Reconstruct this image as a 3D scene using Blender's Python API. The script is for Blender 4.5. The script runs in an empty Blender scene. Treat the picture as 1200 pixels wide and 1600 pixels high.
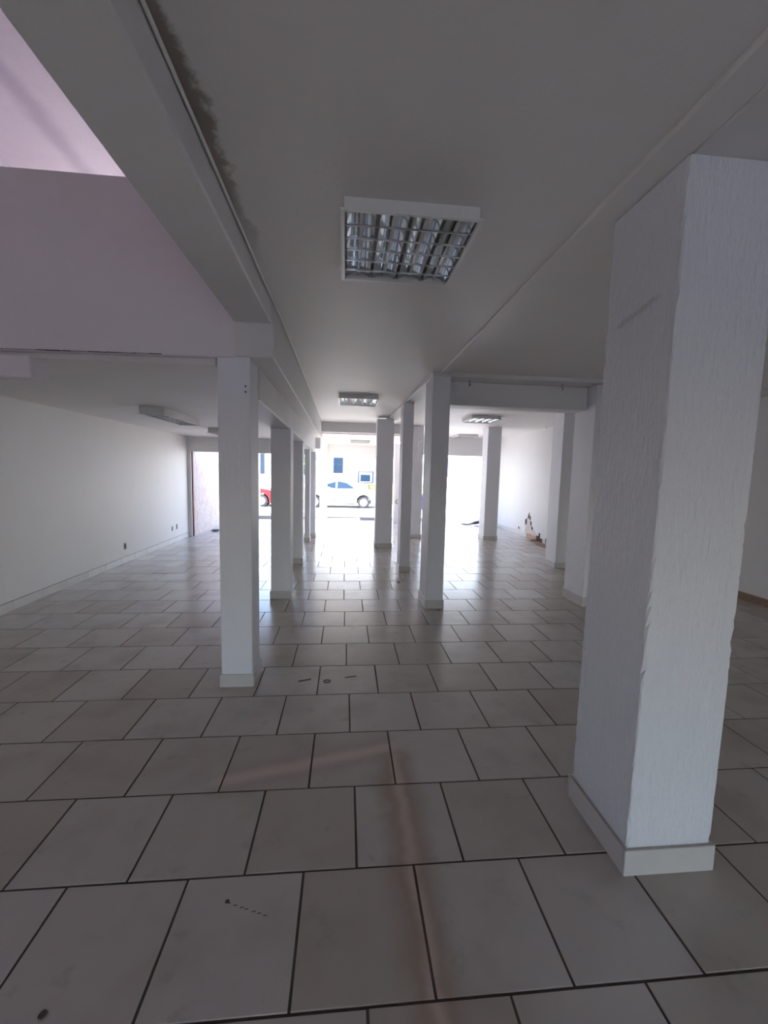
import bpy, bmesh, math, random
from mathutils import Matrix, Vector

random.seed(7)
scene = bpy.context.scene
col = scene.collection

# ------------------------------------------------------------------ camera
cam_data = bpy.data.cameras.new('camera')
cam_data.sensor_fit = 'HORIZONTAL'
cam_data.sensor_width = 36.0
cam_data.lens = 19.5487
cam_data.clip_start = 0.05
cam_data.clip_end = 300
cam = bpy.data.objects.new('camera', cam_data)
col.objects.link(cam)
r_ = Vector((0.9957, -0.0902, 0.0237)).normalized()
b_ = Vector((-0.0923, -0.9911, 0.0957)).normalized()
u_ = b_.cross(r_).normalized()
r_ = u_.cross(b_).normalized()
M = Matrix((r_, u_, b_)).transposed().to_4x4()
M.translation = Vector((0, 0, 1.549))
cam.matrix_world = M
scene.camera = cam

# ------------------------------------------------------------------ world, sun, exposure
SUN_EL, SUN_AZ = math.radians(56), math.radians(200)
world = bpy.data.worlds.new('world')
scene.world = world
world.use_nodes = True
wn = world.node_tree.nodes
wn.clear()
sky = wn.new('ShaderNodeTexSky')
sky.sky_type = 'NISHITA'
sky.sun_disc = False
sky.sun_elevation = SUN_EL
sky.sun_rotation = SUN_AZ
sky.air_density = 1.0
sky.dust_density = 1.0
sky.ozone_density = 2.8
bg = wn.new('ShaderNodeBackground')
bg.inputs['Strength'].default_value = 0.19
wo = wn.new('ShaderNodeOutputWorld')
world.node_tree.links.new(sky.outputs[0], bg.inputs[0])
world.node_tree.links.new(bg.outputs[0], wo.inputs[0])

sun_data = bpy.data.lights.new('sun', 'SUN')
sun_data.energy = 5.0
sun_data.angle = math.radians(0.6)
sun_data.color = (1.0, 0.95, 0.88)
sun = bpy.data.objects.new('sun', sun_data)
col.objects.link(sun)
# light comes from behind the building (-Y), high up, a little from the left
sdir = Vector((-0.975 * math.cos(SUN_EL), -0.22 * math.cos(SUN_EL), math.sin(SUN_EL))).normalized()
sun.rotation_euler = sdir.to_track_quat('Z', 'Y').to_euler()

vs = scene.view_settings
vs.view_transform = 'Standard'
vs.look = 'None'
vs.gamma = 1.0
vs.use_curve_mapping = False
vs.exposure = 3.25
scene.cycles.max_bounces = 14
scene.cycles.diffuse_bounces = 8
scene.cycles.glossy_bounces = 4
scene.cycles.sample_clamp_indirect = 12.0


def portal(loc, rot, sx, sy):
    d = bpy.data.lights.new('sky_portal', 'AREA')
    d.shape = 'RECTANGLE'
    d.size, d.size_y = sx, sy
    d.cycles.is_portal = True
    o = bpy.data.objects.new('sky_portal', d)
    o.location = loc
    o.rotation_euler = rot
    col.objects.link(o)


# ------------------------------------------------------------------ node helper and materials
class N:
    def __init__(self, name):
        self.mat = bpy.data.materials.new(name)
        self.mat.use_nodes = True
        self.t = self.mat.node_tree
        self.b = self.t.nodes['Principled BSDF']
        self._pos = None

    def lk(self, a, b):
        self.t.links.new(a, b)

    def pos(self):
        if self._pos is None:
            g = self.t.nodes.new('ShaderNodeNewGeometry')
            s = self.t.nodes.new('ShaderNodeSeparateXYZ')
            self.lk(g.outputs['Position'], s.inputs[0])
            self._pos = (g.outputs['Position'], s.outputs[0], s.outputs[1], s.outputs[2])
        return self._pos

    def m(self, op, a, b=None, c=None, clamp=False):
        n = self.t.nodes.new('ShaderNodeMath')
        n.operation = op
        n.use_clamp = clamp
        for i, v in enumerate((a, b, c)):
            if v is None:
                continue
            if isinstance(v, (int, float)):
                n.inputs[i].default_value = v
            else:
                self.lk(v, n.inputs[i])
        return n.outputs[0]

    def smooth(self, v, a, b):
        n = self.t.nodes.new('ShaderNodeMapRange')
        n.interpolation_type = 'SMOOTHSTEP'
        self.lk(v, n.inputs[0])
        n.inputs[1].default_value = a
        n.inputs[2].default_value = b
        n.inputs[3].default_value = 0
        n.inputs[4].default_value = 1
        return n.outputs[0]

    def noise(self, scale, detail=4, rough=0.55, stretch=(1, 1, 1), off=(0, 0, 0)):
        mp = self.t.nodes.new('ShaderNodeMapping')
        mp.inputs['Scale'].default_value = stretch
        mp.inputs['Location'].default_value = off
        self.lk(self.pos()[0], mp.inputs[0])
        n = self.t.nodes.new('ShaderNodeTexNoise')
        n.inputs['Scale'].default_value = scale
        n.inputs['Detail'].default_value = detail
        n.inputs['Roughness'].default_value = rough
        self.lk(mp.outputs[0], n.inputs['Vector'])
        return n.outputs['Fac']

    def mix(self, f, a, b):
        n = self.t.nodes.new('ShaderNodeMix')
        n.data_type = 'RGBA'
        for s, v in ((n.inputs[0], f), (n.inputs[6], a), (n.inputs[7], b)):
            if isinstance(v, (int, float)):
                s.default_value = v
            elif isinstance(v, tuple):
                s.default_value = (*v, 1) if len(v) == 3 else v
            else:
                self.lk(v, s)
        return n.outputs[2]

    def color(self, v):
        if isinstance(v, tuple):
            self.b.inputs['Base Color'].default_value = (*v, 1)
        else:
            self.lk(v, self.b.inputs['Base Color'])

    def set(self, rough=None, metal=None, spec=None):
        if rough is not None:
            if isinstance(rough, (int, float)):
                self.b.inputs['Roughness'].default_value = rough
            else:
                self.lk(rough, self.b.inputs['Roughness'])
        if metal is not None:
            self.b.inputs['Metallic'].default_value = metal
        if spec is not None:
            self.b.inputs['Specular IOR Level'].default_value = spec

    def bump(self, h, strength=0.2, dist=0.01):
        n = self.t.nodes.new('ShaderNodeBump')
        n.inputs['Strength'].default_value = strength
        n.inputs['Distance'].default_value = dist
        self.lk(h, n.inputs['Height'])
        self.lk(n.outputs[0], self.b.inputs['Normal'])


def plain(name, c, rough=0.5, metal=0.0, spec=0.5, var=0.06, scale=6):
    n = N(name)
    f = n.noise(scale)
    n.color(n.mix(f, tuple(x * (1 - var) for x in c), tuple(min(1, x * (1 + var)) for x in c)))
    n.set(rough, metal, spec)
    return n.mat


def paint(name, c, dirt=(0.55, 0.50, 0.45), amount=0.25, bump=0.12, streak=False, rough=0.55):
    n = N(name)
    big = n.smooth(n.noise(1.3, 5, 0.6), 0.3, 0.9)
    fine = n.smooth(n.noise(7, 6, 0.65, off=(3, 1, 5)), 0.5, 0.9)
    f = n.m('MULTIPLY', n.m('ADD', n.m('MULTIPLY', big, 0.6), n.m('MULTIPLY', fine, 0.5)), amount, clamp=True)
    n.color(n.mix(f, c, dirt))
    n.set(rough, spec=0.3)
    if streak:
        h = n.noise(60, 4, 0.6, stretch=(1, 1, 0.22))
        h = n.m('ADD', h, n.m('MULTIPLY', n.noise(14, 3), 0.8))
        n.bump(h, bump, 0.02)
    else:
        h = n.m('ADD', n.noise(45, 4, 0.6), n.m('MULTIPLY', n.noise(5, 2), 1.5))
        n.bump(h, bump, 0.01)
    return n


MAT = {}
MAT['wall'] = paint('white_wall_paint', (0.72, 0.71, 0.70), amount=0.22).mat
MAT['wall_left'] = paint('off_white_wall_paint', (0.72, 0.70, 0.675), amount=0.22, bump=0.08).mat
MAT['column'] = paint('white_column_paint', (0.82, 0.825, 0.865), amount=0.14, bump=0.25, streak=True).mat
n = paint('rough_column_plaster', (0.79, 0.795, 0.84), amount=0.16, bump=0.55, streak=True)
_, X, Y, Z = n.pos()
# smeared scuff high on the left face
sl = n.m('SUBTRACT', Z, n.m('ADD', n.m('MULTIPLY', n.m('SUBTRACT', 1.62, Y), 0.13), 2.182))
d = n.m('ABSOLUTE', n.m('ADD', sl, n.m('MULTIPLY', n.m('SUBTRACT', n.noise(18, 3), 0.5), 0.05)))
mk = n.m('MULTIPLY', n.m('SUBTRACT', 1.0, n.smooth(d, 0.0, 0.022)), n.m('MULTIPLY', n.smooth(Y, 1.45, 1.52), n.m('SUBTRACT', 1.0, n.smooth(Y, 1.68, 1.73))))
base = n.b.inputs['Base Color'].links[0].from_socket
n.color(n.mix(n.m('MULTIPLY', mk, 0.4), base, (0.35, 0.33, 0.32)))
MAT['bigcolumn'] = n.mat
MAT['beam'] = paint('white_beam_paint', (0.74, 0.73, 0.72), amount=0.45, bump=0.2).mat
MAT['lilac'] = paint('lilac_wall_paint', (0.79, 0.74, 0.78), amount=0.25).mat
MAT['slabside'] = paint('off_white_slab_paint', (0.74, 0.72, 0.70), amount=0.4).mat

# ceiling: white paint with a brown leak stain along the cable corner
n = paint('white_ceiling_paint', (0.75, 0.73, 0.71), amount=0.22)
_, X, Y, Z = n.pos()
d = n.m('ABSOLUTE', n.m('SUBTRACT', X, -0.475))
w = n.m('MULTIPLY', n.smooth(n.noise(5, 5, 0.7, stretch=(1, 1, 1), off=(0, 7, 0)), 0.35, 0.75), 0.06)
band = n.m('SUBTRACT', 1.0, n.smooth(n.m('SUBTRACT', d, w), -0.01, 0.03))
along = n.m('MULTIPLY', n.smooth(Y, 0.9, 1.2), n.m('SUBTRACT', 1.0, n.smooth(Y, 1.45, 2.6)))
st = n.m('MULTIPLY', n.m('MULTIPLY', band, along), 0.8, clamp=True)
base = n.b.inputs['Base Color'].links[0].from_socket
n.color(n.mix(st, base, (0.16, 0.115, 0.085)))
MAT['ceiling'] = n.mat

# upstairs ceiling: pale pink paint with a long dirty seam
n = paint('pale_pink_ceiling_paint', (0.77, 0.665, 0.685), dirt=(0.42, 0.33, 0.38), amount=0.35)
_, X, Y, Z = n.pos()
d = n.m('ABSOLUTE', n.m('ADD', n.m('SUBTRACT', X, -2.74), n.m('MULTIPLY', n.m('SUBTRACT', n.noise(2, 3), 0.5), 0.18)))
st = n.m('MULTIPLY', n.m('SUBTRACT', 1.0, n.smooth(d, 0.01, 0.16)), 0.45)
base = n.b.inputs['Base Color'].links[0].from_socket
n.color(n.mix(st, base, (0.36, 0.28, 0.35)))
MAT['pink'] = n.mat

# floor tile: pale glazed ceramic with old stains
n = N('pale_glazed_tile')
P, X, Y, Z = n.pos()
oi = n.t.nodes.new('ShaderNodeObjectInfo')
rnd = oi.outputs['Random']
c0 = n.mix(rnd, (0.435, 0.38, 0.335), (0.51, 0.475, 0.445))
mott = n.noise(3.0, 3, 0.5)
c1 = n.mix(n.m('MULTIPLY', n.smooth(mott, 0.42, 0.78), 0.5), c0, (0.34, 0.285, 0.245))
smud = n.smooth(n.noise(7, 4, 0.6, off=(4, 6, 0)), 0.58, 0.72)
c1 = n.mix(n.m('MULTIPLY', smud, 0.28), c1, (0.27, 0.235, 0.21))
speck = n.smooth(n.noise(26, 3, 0.6, off=(2, 2, 0)), 0.70, 0.78)
c1 = n.mix(n.m('MULTIPLY', speck, 0.35), c1, (0.25, 0.23, 0.21))
wob = n.m('MULTIPLY', n.m('SUBTRACT', n.noise(6, 4, 0.6), 0.5), 0.10)
# long brown trail running towards the camera
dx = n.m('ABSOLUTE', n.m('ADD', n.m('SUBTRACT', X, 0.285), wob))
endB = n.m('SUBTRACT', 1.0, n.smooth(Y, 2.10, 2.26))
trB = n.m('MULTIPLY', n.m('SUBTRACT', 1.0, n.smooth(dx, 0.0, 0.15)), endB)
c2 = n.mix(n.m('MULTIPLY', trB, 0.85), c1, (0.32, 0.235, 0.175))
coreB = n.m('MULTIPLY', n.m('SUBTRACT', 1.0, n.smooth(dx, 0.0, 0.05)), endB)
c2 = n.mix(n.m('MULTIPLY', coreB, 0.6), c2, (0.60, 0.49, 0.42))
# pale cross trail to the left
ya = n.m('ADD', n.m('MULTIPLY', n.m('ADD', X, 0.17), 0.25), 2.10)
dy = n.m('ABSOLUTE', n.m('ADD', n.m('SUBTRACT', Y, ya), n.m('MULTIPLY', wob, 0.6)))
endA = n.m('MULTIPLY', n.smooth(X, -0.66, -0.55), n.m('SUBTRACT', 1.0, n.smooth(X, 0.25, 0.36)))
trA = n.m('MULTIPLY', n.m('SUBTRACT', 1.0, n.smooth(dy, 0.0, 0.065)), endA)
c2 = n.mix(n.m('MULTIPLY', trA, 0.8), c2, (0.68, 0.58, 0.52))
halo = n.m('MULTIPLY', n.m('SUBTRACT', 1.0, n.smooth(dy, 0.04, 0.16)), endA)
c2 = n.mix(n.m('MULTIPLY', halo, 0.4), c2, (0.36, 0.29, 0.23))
# grey worn patch beside the near left column
gx = n.m('ABSOLUTE', n.m('SUBTRACT', X, -0.28))
gy = n.m('ABSOLUTE', n.m('SUBTRACT', Y, 2.92))
gp = n.m('MULTIPLY', n.m('SUBTRACT', 1.0, n.smooth(gx, 0.3, 0.45)), n.m('SUBTRACT', 1.0, n.smooth(gy, 0.3, 0.5)))
c2 = n.mix(n.m('MULTIPLY', gp, n.m('MULTIPLY', n.smooth(n.noise(2.2, 3, off=(9, 0, 0)), 0.35, 0.6), 0.35)), c2, (0.33, 0.33, 0.30))
n.color(c2)
n.set(0.24, spec=0.5)
MAT['tile'] = n.mat
MAT['grout'] = plain('dark_brown_grout', (0.085, 0.06, 0.047), 0.9, var=0.3, scale=20)
MAT['skirting'] = plain('pale_skirting_tile', (0.60, 0.575, 0.55), 0.35, var=0.08)
MAT['dirty'] = plain('dark_dirt', (0.07, 0.055, 0.045), 0.95, var=0.3, scale=30)
MAT['screed'] = plain('brown_screed', (0.30, 0.19, 0.14), 0.95, var=0.3, scale=14)
MAT['grime'] = plain('grey_brown_grime', (0.40, 0.36, 0.33), 0.9, var=0.25, scale=25)
MAT['brick'] = plain('exposed_masonry', (0.52, 0.36, 0.28), 0.95, var=0.35, scale=18)
MAT['plaster'] = plain('broken_plaster', (0.62, 0.54, 0.48), 0.95, var=0.25, scale=20)
MAT['black'] = plain('black_plastic', (0.02, 0.02, 0.02), 0.6, var=0.2)
MAT['cable'] = plain('white_cable_sheath', (0.80, 0.79, 0.76), 0.5, var=0.05)
MAT['enamel'] = plain('white_enamelled_steel', (0.74, 0.73, 0.71), 0.35, var=0.04)
MAT['mirror'] = plain('mirror_aluminium', (0.40, 0.42, 0.42), 0.10, metal=1.0, var=0.03)
MAT['louver'] = plain('brushed_aluminium', (0.72, 0.72, 0.73), 0.28, metal=0.9, var=0.04)
MAT['tube'] = plain('unlit_tube_glass', (0.70, 0.70, 0.68), 0.25, var=0.03)
MAT['steel'] = plain('rusty_steel', (0.16, 0.12, 0.10), 0.6, metal=0.6, var=0.3, scale=30)
MAT['redmetal'] = plain('maroon_metal', (0.16, 0.045, 0.04), 0.5, var=0.15)
MAT['plate'] = plain('grey_plate', (0.20, 0.19, 0.18), 0.5)
MAT['tarp'] = plain('grey_tarpaulin', (0.05, 0.05, 0.055), 0.8, spec=0.2, var=0.25)
MAT['pavement'] = plain('pale_concrete_pavement', (0.55, 0.53, 0.50), 0.85, var=0.12, scale=2)
MAT['asphalt'] = plain('pale_worn_asphalt', (0.36, 0.36, 0.36), 0.9, var=0.12, scale=3)
MAT['house'] = plain('white_render', (0.82, 0.81, 0.78), 0.8, var=0.03, scale=1)
MAT['darkyard'] = plain('light_damping_ground', (0.075, 0.08, 0.095), 0.95, var=0.3, scale=3)
MAT['blueglass'] = plain('blue_window_glass', (0.012, 0.028, 0.05), 0.25, spec=0.25, var=0.2, scale=2)
MAT['frame'] = plain('grey_window_frame', (0.05, 0.052, 0.06), 0.6, spec=0.2)
MAT['whiteframe'] = plain('white_frame', (0.75, 0.75, 0.75), 0.5)
MAT['carwhite'] = plain('white_car_paint', (0.80, 0.80, 0.80), 0.25, var=0.02)
MAT['carred'] = plain('red_car_paint', (0.16, 0.015, 0.02), 0.35, spec=0.2, var=0.05)
MAT['carblue'] = plain('blue_stand_in_plastic', (0.02, 0.03, 0.11), 0.5, spec=0.2, var=0.05)
MAT['yellow'] = plain('yellow_van_paint', (0.80, 0.60, 0.10), 0.35, var=0.04)
MAT['rubber'] = plain('black_rubber', (0.025, 0.025, 0.03), 0.8)
MAT['trim'] = plain('grey_plastic_trim', (0.035, 0.035, 0.04), 0.7, spec=0.2)
MAT['alloy'] = plain('alloy_rim', (0.60, 0.60, 0.62), 0.3, metal=0.7, var=0.05)
MAT['leaf'] = plain('green_leaves', (0.10, 0.20, 0.06), 0.6, var=0.4, scale=9)
MAT['bark'] = plain('grey_bark', (0.16, 0.12, 0.09), 0.9, var=0.3, scale=12)

n = N('rough_pinkish_render')
st = n.noise(9, 6, 0.7, stretch=(1, 1, 0.5))
n.color(n.mix(n.smooth(st, 0.45, 0.65), (0.66, 0.58, 0.54), (0.62, 0.46, 0.42)))
n.set(0.9)
n.bump(n.noise(14, 5, 0.7, stretch=(1, 1, 0.6)), 0.8, 0.05)
MAT['roughrender'] = n.mat


# ------------------------------------------------------------------ geometry helpers
def link(name, mesh, mat, parent=None, loc=None):
    o = bpy.data.objects.new(name, mesh)
    if mat is not None and len(mesh.materials) == 0:
        mesh.materials.append(MAT[mat] if isinstance(mat, str) else mat)
    col.objects.link(o)
    if parent is not None:
        o.parent = parent
    if loc is not None:
        o.location = loc
    return o


def tag(o, label=None, cat=None, group=None, kind=None):
    if label:
        o['label'] = label
    if cat:
        o['category'] = cat
    if group:
        o['group'] = group
    if kind:
        o['kind'] = kind
    return o


def empty(name, loc=(0, 0, 0), rz=0):
    o = bpy.data.objects.new(name, None)
    o.location = loc
    o.rotation_euler = (0, 0, rz)
    o.empty_display_size = 0.1
    col.objects.link(o)
    return o


def hexa(bm, v):
    """8 verts: bottom ring (4, counter-clockwise from above) then top ring."""
    p = [bm.verts.new(q) for q in v]
    for f in ((3, 2, 1, 0), (4, 5, 6, 7), (0, 1, 5, 4), (1, 2, 6, 5), (2, 3, 7, 6), (3, 0, 4, 7)):
        bm.faces.new([p[i] for i in f])
    return p


def bx(bm, x0, x1, y0, y1, z0, z1):
    return hexa(bm, [(x0, y0, z0), (x1, y0, z0), (x1, y1, z0), (x0, y1, z0),
                     (x0, y0, z1), (x1, y0, z1), (x1, y1, z1), (x0, y1, z1)])


def mesh_of(bm, name, bevel=0.0, seg=1, smooth=False):
    bmesh.ops.recalc_face_normals(bm, faces=bm.faces[:])
    if bevel > 0:
        bmesh.ops.bevel(bm, geom=bm.edges[:], offset=bevel, segments=seg, affect='EDGES', clamp_overlap=True)
    if smooth:
        for f in bm.faces:
            f.smooth = True
    m = bpy.data.meshes.new(name)
    bm.to_mesh(m)
    bm.free()
    return m


def box(name, x0, x1, y0, y1, z0, z1, mat, parent=None, bevel=0.0, seg=1):
    """Box mesh with its origin at the centre of its base, relative to the parent."""
    cx, cy = (x0 + x1) / 2, (y0 + y1) / 2
    bm = bmesh.new()
    bx(bm, x0 - cx, x1 - cx, y0 - cy, y1 - cy, 0, z1 - z0)
    return link(name, mesh_of(bm, name, bevel, seg), mat, parent, (cx, cy, z0))


def hexobj(name, v, mat, parent=None, bevel=0.0):
    bm = bmesh.new()
    hexa(bm, v)
    return link(name, mesh_of(bm, name, bevel), mat, parent)


def tube_mesh(pts, r, seg=6, name='tube'):
    bm = bmesh.new()
    rings = []
    pts = [Vector(p) for p in pts]
    for i, p in enumerate(pts):
        t = (pts[min(i + 1, len(pts) - 1)] - pts[max(i - 1, 0)]).normalized()
        a = t.orthogonal().normalized() if abs(t.z) > 0.95 else t.cross(Vector((0, 0, 1))).normalized()
        b = t.cross(a)
        rings.append([bm.verts.new(p + (a * math.cos(k * 2 * math.pi / seg) + b * math.sin(k * 2 * math.pi / seg)) * r) for k in range(seg)])
    for i in range(len(rings) - 1):
        for k in range(seg):
            bm.faces.new((rings[i][k], rings[i][(k + 1) % seg], rings[i + 1][(k + 1) % seg], rings[i + 1][k]))
    bm.faces.new(rings[0][::-1])
    bm.faces.new(rings[-1])
    return mesh_of(bm, name, smooth=True)


def struct(o, label=None):
    o['kind'] = 'structure'
    if label:
        o['label'] = label
    return o


# ------------------------------------------------------------------ setting: ground and floor
YB = -7.0           # back of the hall
CZ = 2.64           # nave ceiling
g = box('ground_yard', -40, 40, -60, -7.2, -0.25, -0.06, 'darkyard')  # out of view; colour kept dark so less light bounces up through the doorway
struct(g, 'unseen yard ground behind the hall, darkened to cut light bounce')
g = box('ground', -40, 40, -7.2, 16.6, -0.25, -0.06, 'pavement')
struct(g, 'pale concrete pavement outside the hall')
g = box('road', -40, 40, 16.6, 60, -0.25, -0.05, 'asphalt')
struct(g, 'sunlit pale street in front of the hall')
floor = box('floor', -3.5, 5.25, YB, 14.2, -0.2, -0.004, 'grout')
struct(floor, 'large pale ceramic floor tiles in half bond with dark joints')

T = 0.43
G = 0.009
OFF_X, OFF_Y = 3.2833, 2.4787
tile_cache = {}


def tile_mesh(w, dd):
    key = (round(w, 3), round(dd, 3))
    if key not in tile_cache:
        bm = bmesh.new()
        hw, hd, b = w / 2, dd / 2, 0.0015
        lo = [bm.verts.new(q) for q in ((-hw, -hd, -0.008), (hw, -hd, -0.008), (hw, hd, -0.008), (-hw, hd, -0.008))]
        mi = [bm.verts.new(q) for q in ((-hw, -hd, -b), (hw, -hd, -b), (hw, hd, -b), (-hw, hd, -b))]
        to = [bm.verts.new(q) for q in ((-hw + b, -hd + b, 0), (hw - b, -hd + b, 0), (hw - b, hd - b, 0), (-hw + b, hd - b, 0))]
        for a_, b2 in ((lo, mi), (mi, to)):
            for i in range(4):
                bm.faces.new((a_[i], a_[(i + 1) % 4], b2[(i + 1) % 4], b2[i]))
        bm.faces.new(to)
        m = bpy.data.meshes.new('tile')
        bm.to_mesh(m)
        bm.free()
        m.materials.append(MAT['tile'])
        tile_cache[key] = m
    return tile_cache[key]


Minv = M.inverted()
FPX = 651.6


def project(p):
    q = Minv @ Vector(p)
    if q.z > -0.05:
        return None
    return 600 + FPX * q.x / -q.z, 800 - FPX * q.y / -q.z


tiles = []
for r in range(-19, 28):
    y0 = (r + OFF_Y) * T
    y1 = y0 + T
    if y0 > 14.15:
        break
    y1 = min(y1, 14.2)
    off = 0.958 - 0.0225 * min(max(r, -2), 8) + (0.5 if r % 2 else 0.0)
    base = (off - OFF_X) * T
    k0 = math.floor((-3.5 - base) / T)
    k = k0
    while base + k * T < 5.25:
        xa, xb = max(base + k * T, -3.5), min(base + (k + 1) * T, 5.25)
        k += 1
        if xb - xa < 0.02:
            continue
        cx, cy = (xa + xb) / 2, (y0 + y1) / 2
        pr = [project((x, y, 0)) for x in (xa, xb) for y in (y0, y1)]
        area = 0.0
        if all(pr):
            xs, ys = [q[0] for q in pr], [q[1] for q in pr]
            ox = max(0, min(1200, max(xs)) - max(0, min(xs)))
            oy = max(0, min(1600, max(ys)) - max(0, min(ys)))
            area = ox * oy
        tiles.append((area, cx, cy, xb - xa - G, y1 - y0 - G))
tiles.sort(key=lambda t: -t[0])
fz = -floor.location.z
for a_, cx, cy, w, dd in tiles[:298]:
    o = link('tile', tile_mesh(w, dd), None, floor)
    o.location = (cx - floor.location.x, cy - floor.location.y, fz + random.uniform(-0.0008, 0.0006))
    o.rotation_euler = (random.uniform(-0.0016, 0.0016), random.uniform(-0.0016, 0.0016), random.uniform(-0.003, 0.003))
bm = bmesh.new()
for a_, cx, cy, w, dd in tiles[298:]:
    hw, hd, z = w / 2, dd / 2, random.uniform(-0.0006, 0.0006)
    v = bx(bm, cx - hw, cx + hw, cy - hd, cy + hd, -0.008, z)
fm = mesh_of(bm, 'tile_field')
o = link('tile_field', fm, 'tile', floor)
o.location = (-floor.location.x, -floor.location.y, fz)
o['kind'] = 'stuff'

# ------------------------------------------------------------------ walls
XR = 4.55
bm = bmesh.new()
bx(bm, -3.65, -3.5, YB, -2.9, 0, 2.34)
bx(bm, -3.65, -3.5, -2.1, 9.66, 0, 2.34)
bx(bm, -3.65, -3.5, -2.9, -2.1, 0, 1.0)  # gap above this piece: unseen window added to light left-facing surfaces
bx(bm, -3.65, -3.5, -2.9, -2.1, 2.0, 2.34)
w = link('wall_left', mesh_of(bm, 'wall_left'), 'wall_left')
struct(w, 'long off-white side wall with tile skirting on the left')
w = box('wall_right', 5.22, 5.37, YB, 6.9, 0, 2.9, 'wall')
struct(w, 'dim wall glimpsed behind the nearest thick column')
wfr = box('wall_right_front', XR, 5.37, 6.9, 12.5, 0, 2.9, 'wall')
struct(wfr, 'white side wall with broken plaster near the street')

# back wall; wide unseen doorway added to light faces turned to the camera
DX0, DX1, DZ = 0.0, 2.9, 1.9
bm = bmesh.new()
bx(bm, -3.65, DX0, YB - 0.2, YB, 0, 4.75)
bx(bm, DX1, 5.37, YB - 0.2, YB, 0, 4.75)
bx(bm, DX0, DX1, YB - 0.2, YB, DZ, 4.75)
w = link('wall_back', mesh_of(bm, 'wall_back'), 'wall')
struct(w, 'rear wall with a wide unseen doorway added for light')

# parapet of the upper floor over the left bay
par = hexobj('wall_parapet', [(-3.5, 2.91, 2.235), (-0.74, 2.91, 2.275), (-0.74, 3.05, 2.275), (-3.5, 3.05, 2.235),
                              (-3.5, 2.91, 3.335), (-0.74, 2.91, 3.335), (-0.74, 3.05, 3.335), (-3.5, 3.05, 3.335)], 'lilac', bevel=0.006)
struct(par, 'lilac grey parapet wall of the upper floor above the left bay')
bm = bmesh.new()
x = -2.35
while x < -1.25:
    ln = random.uniform(0.02, 0.12)
    zc = 2.243 + (x + 3.5) * 0.0145
    h = random.uniform(0.001, 0.003)
    bx(bm, x, x + ln, 2.907, 2.915, zc - h, zc + h)
    x += ln * random.uniform(0.85, 1.1)
link('crack', mesh_of(bm, 'crack'), 'dirty', par)

# upper floor enclosure
bm = bmesh.new()
bx(bm, -3.65, -3.5, YB, 6.0, 2.34, 4.6)
bx(bm, -3.65, -3.5, 6.9, 9.66, 2.34, 4.6)
bx(bm, -3.65, -3.5, 6.0, 6.9, 2.34, 3.1)  # unseen window gap above, added to brighten the pink ceiling
bx(bm, -3.65, -3.5, 6.0, 6.9, 4.0, 4.6)
w = link('wall_upper_left', mesh_of(bm, 'wall_upper_left'), 'lilac')
struct(w, 'upper side wall with an unseen window added for light')
w = box('wall_upper_right', -0.74, -0.6, YB, 9.66, 2.75, 4.6, 'lilac')
struct(w, 'upper wall above the edge beam')
bm = bmesh.new()
bx(bm, -3.65, -3.4, 9.66, 9.86, 2.33, 4.6)
bx(bm, -0.9, -0.6, 9.66, 9.86, 2.33, 4.6)
bx(bm, -3.4, -0.9, 9.66, 9.86, 2.33, 2.8)  # window opening out of view, put in to light the upper ceiling
bx(bm, -3.4, -0.9, 9.66, 9.86, 4.4, 4.6)
w = link('wall_upper_front', mesh_of(bm, 'wall_upper_front'), 'lilac')
struct(w, 'upper street wall with an unseen window added for light')
w = box('ceiling_upper', -3.65, -0.6, YB - 0.2, 9.9, 4.6, 4.75, 'pink')
struct(w, 'bright pale pink ceiling of the upper floor with a dirty seam')

# ceilings
w = box('ceiling_left', -3.6, -0.88, 2.96, 9.86, 2.228, 2.35, 'slabside')
struct(w, 'low white ceiling of the left bay')
w = box('ceiling', -0.66, 5.37, YB - 0.2, 9.86, CZ, CZ + 0.14, 'ceiling')
struct(w, 'stained white ceiling of the central nave')
w = box('ceiling_right_front', 1.5, 5.37, 9.86, 12.7, CZ, CZ + 0.14, 'ceiling')
struct(w, 'white ceiling of the right bay near the street')
w = box('ceiling_front', -1.0, 1.5, 9.86, 14.0, 2.40, 2.54, 'ceiling')
struct(w, 'bright lower ceiling beside the street opening')


# ------------------------------------------------------------------ beams
def beam(v, label, mat='beam'):
    o = hexobj('ceiling_beam', v, mat, bevel=0.008)
    struct(o, label)
    return o


def beam_box(x0, x1, y0, y1, z0, z1, label, mat='beam'):
    return beam([(x0, y0, z0), (x1, y0, z0), (x1, y1, z0), (x0, y1, z0), (x0, y0, z1), (x1, y0, z1), (x1, y1, z1), (x0, y1, z1)], label, mat)


beam_box(-0.745, -0.5, YB, 2.908, 2.5, 2.76, 'wide white edge beam above on the left beside the void')
beam([(-0.9, 2.914, 2.285), (-0.488, 2.914, 2.285), (-0.565, 9.66, 2.285), (-0.9, 9.66, 2.285),
      (-0.9, 2.914, 2.70), (-0.488, 2.914, 2.70), (-0.565, 9.66, 2.70), (-0.9, 9.66, 2.70)], 'deep upper beam over the left row of columns')


def zb(y):
    return 2.045 - 0.011 * (y - 3.17)


beam([(-0.882, 3.18, zb(3.18)), (-0.635, 3.18, zb(3.18)), (-0.70, 9.66, zb(9.66)), (-0.882, 9.66, zb(9.66)),
      (-0.882, 3.18, 2.284), (-0.635, 3.18, 2.284), (-0.70, 9.66, 2.284), (-0.882, 9.66, 2.284)], 'narrow lower beam resting on the left row of columns')
beam_box(-0.87, -0.6, 9.86, 13.95, 2.045, 2.40, 'sunlit beam running out to the slim street column')
beam_box(-3.5, -2.012, 2.925, 3.10, 2.09, 2.236, 'short lilac beam stub at the left edge', 'lilac')
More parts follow.
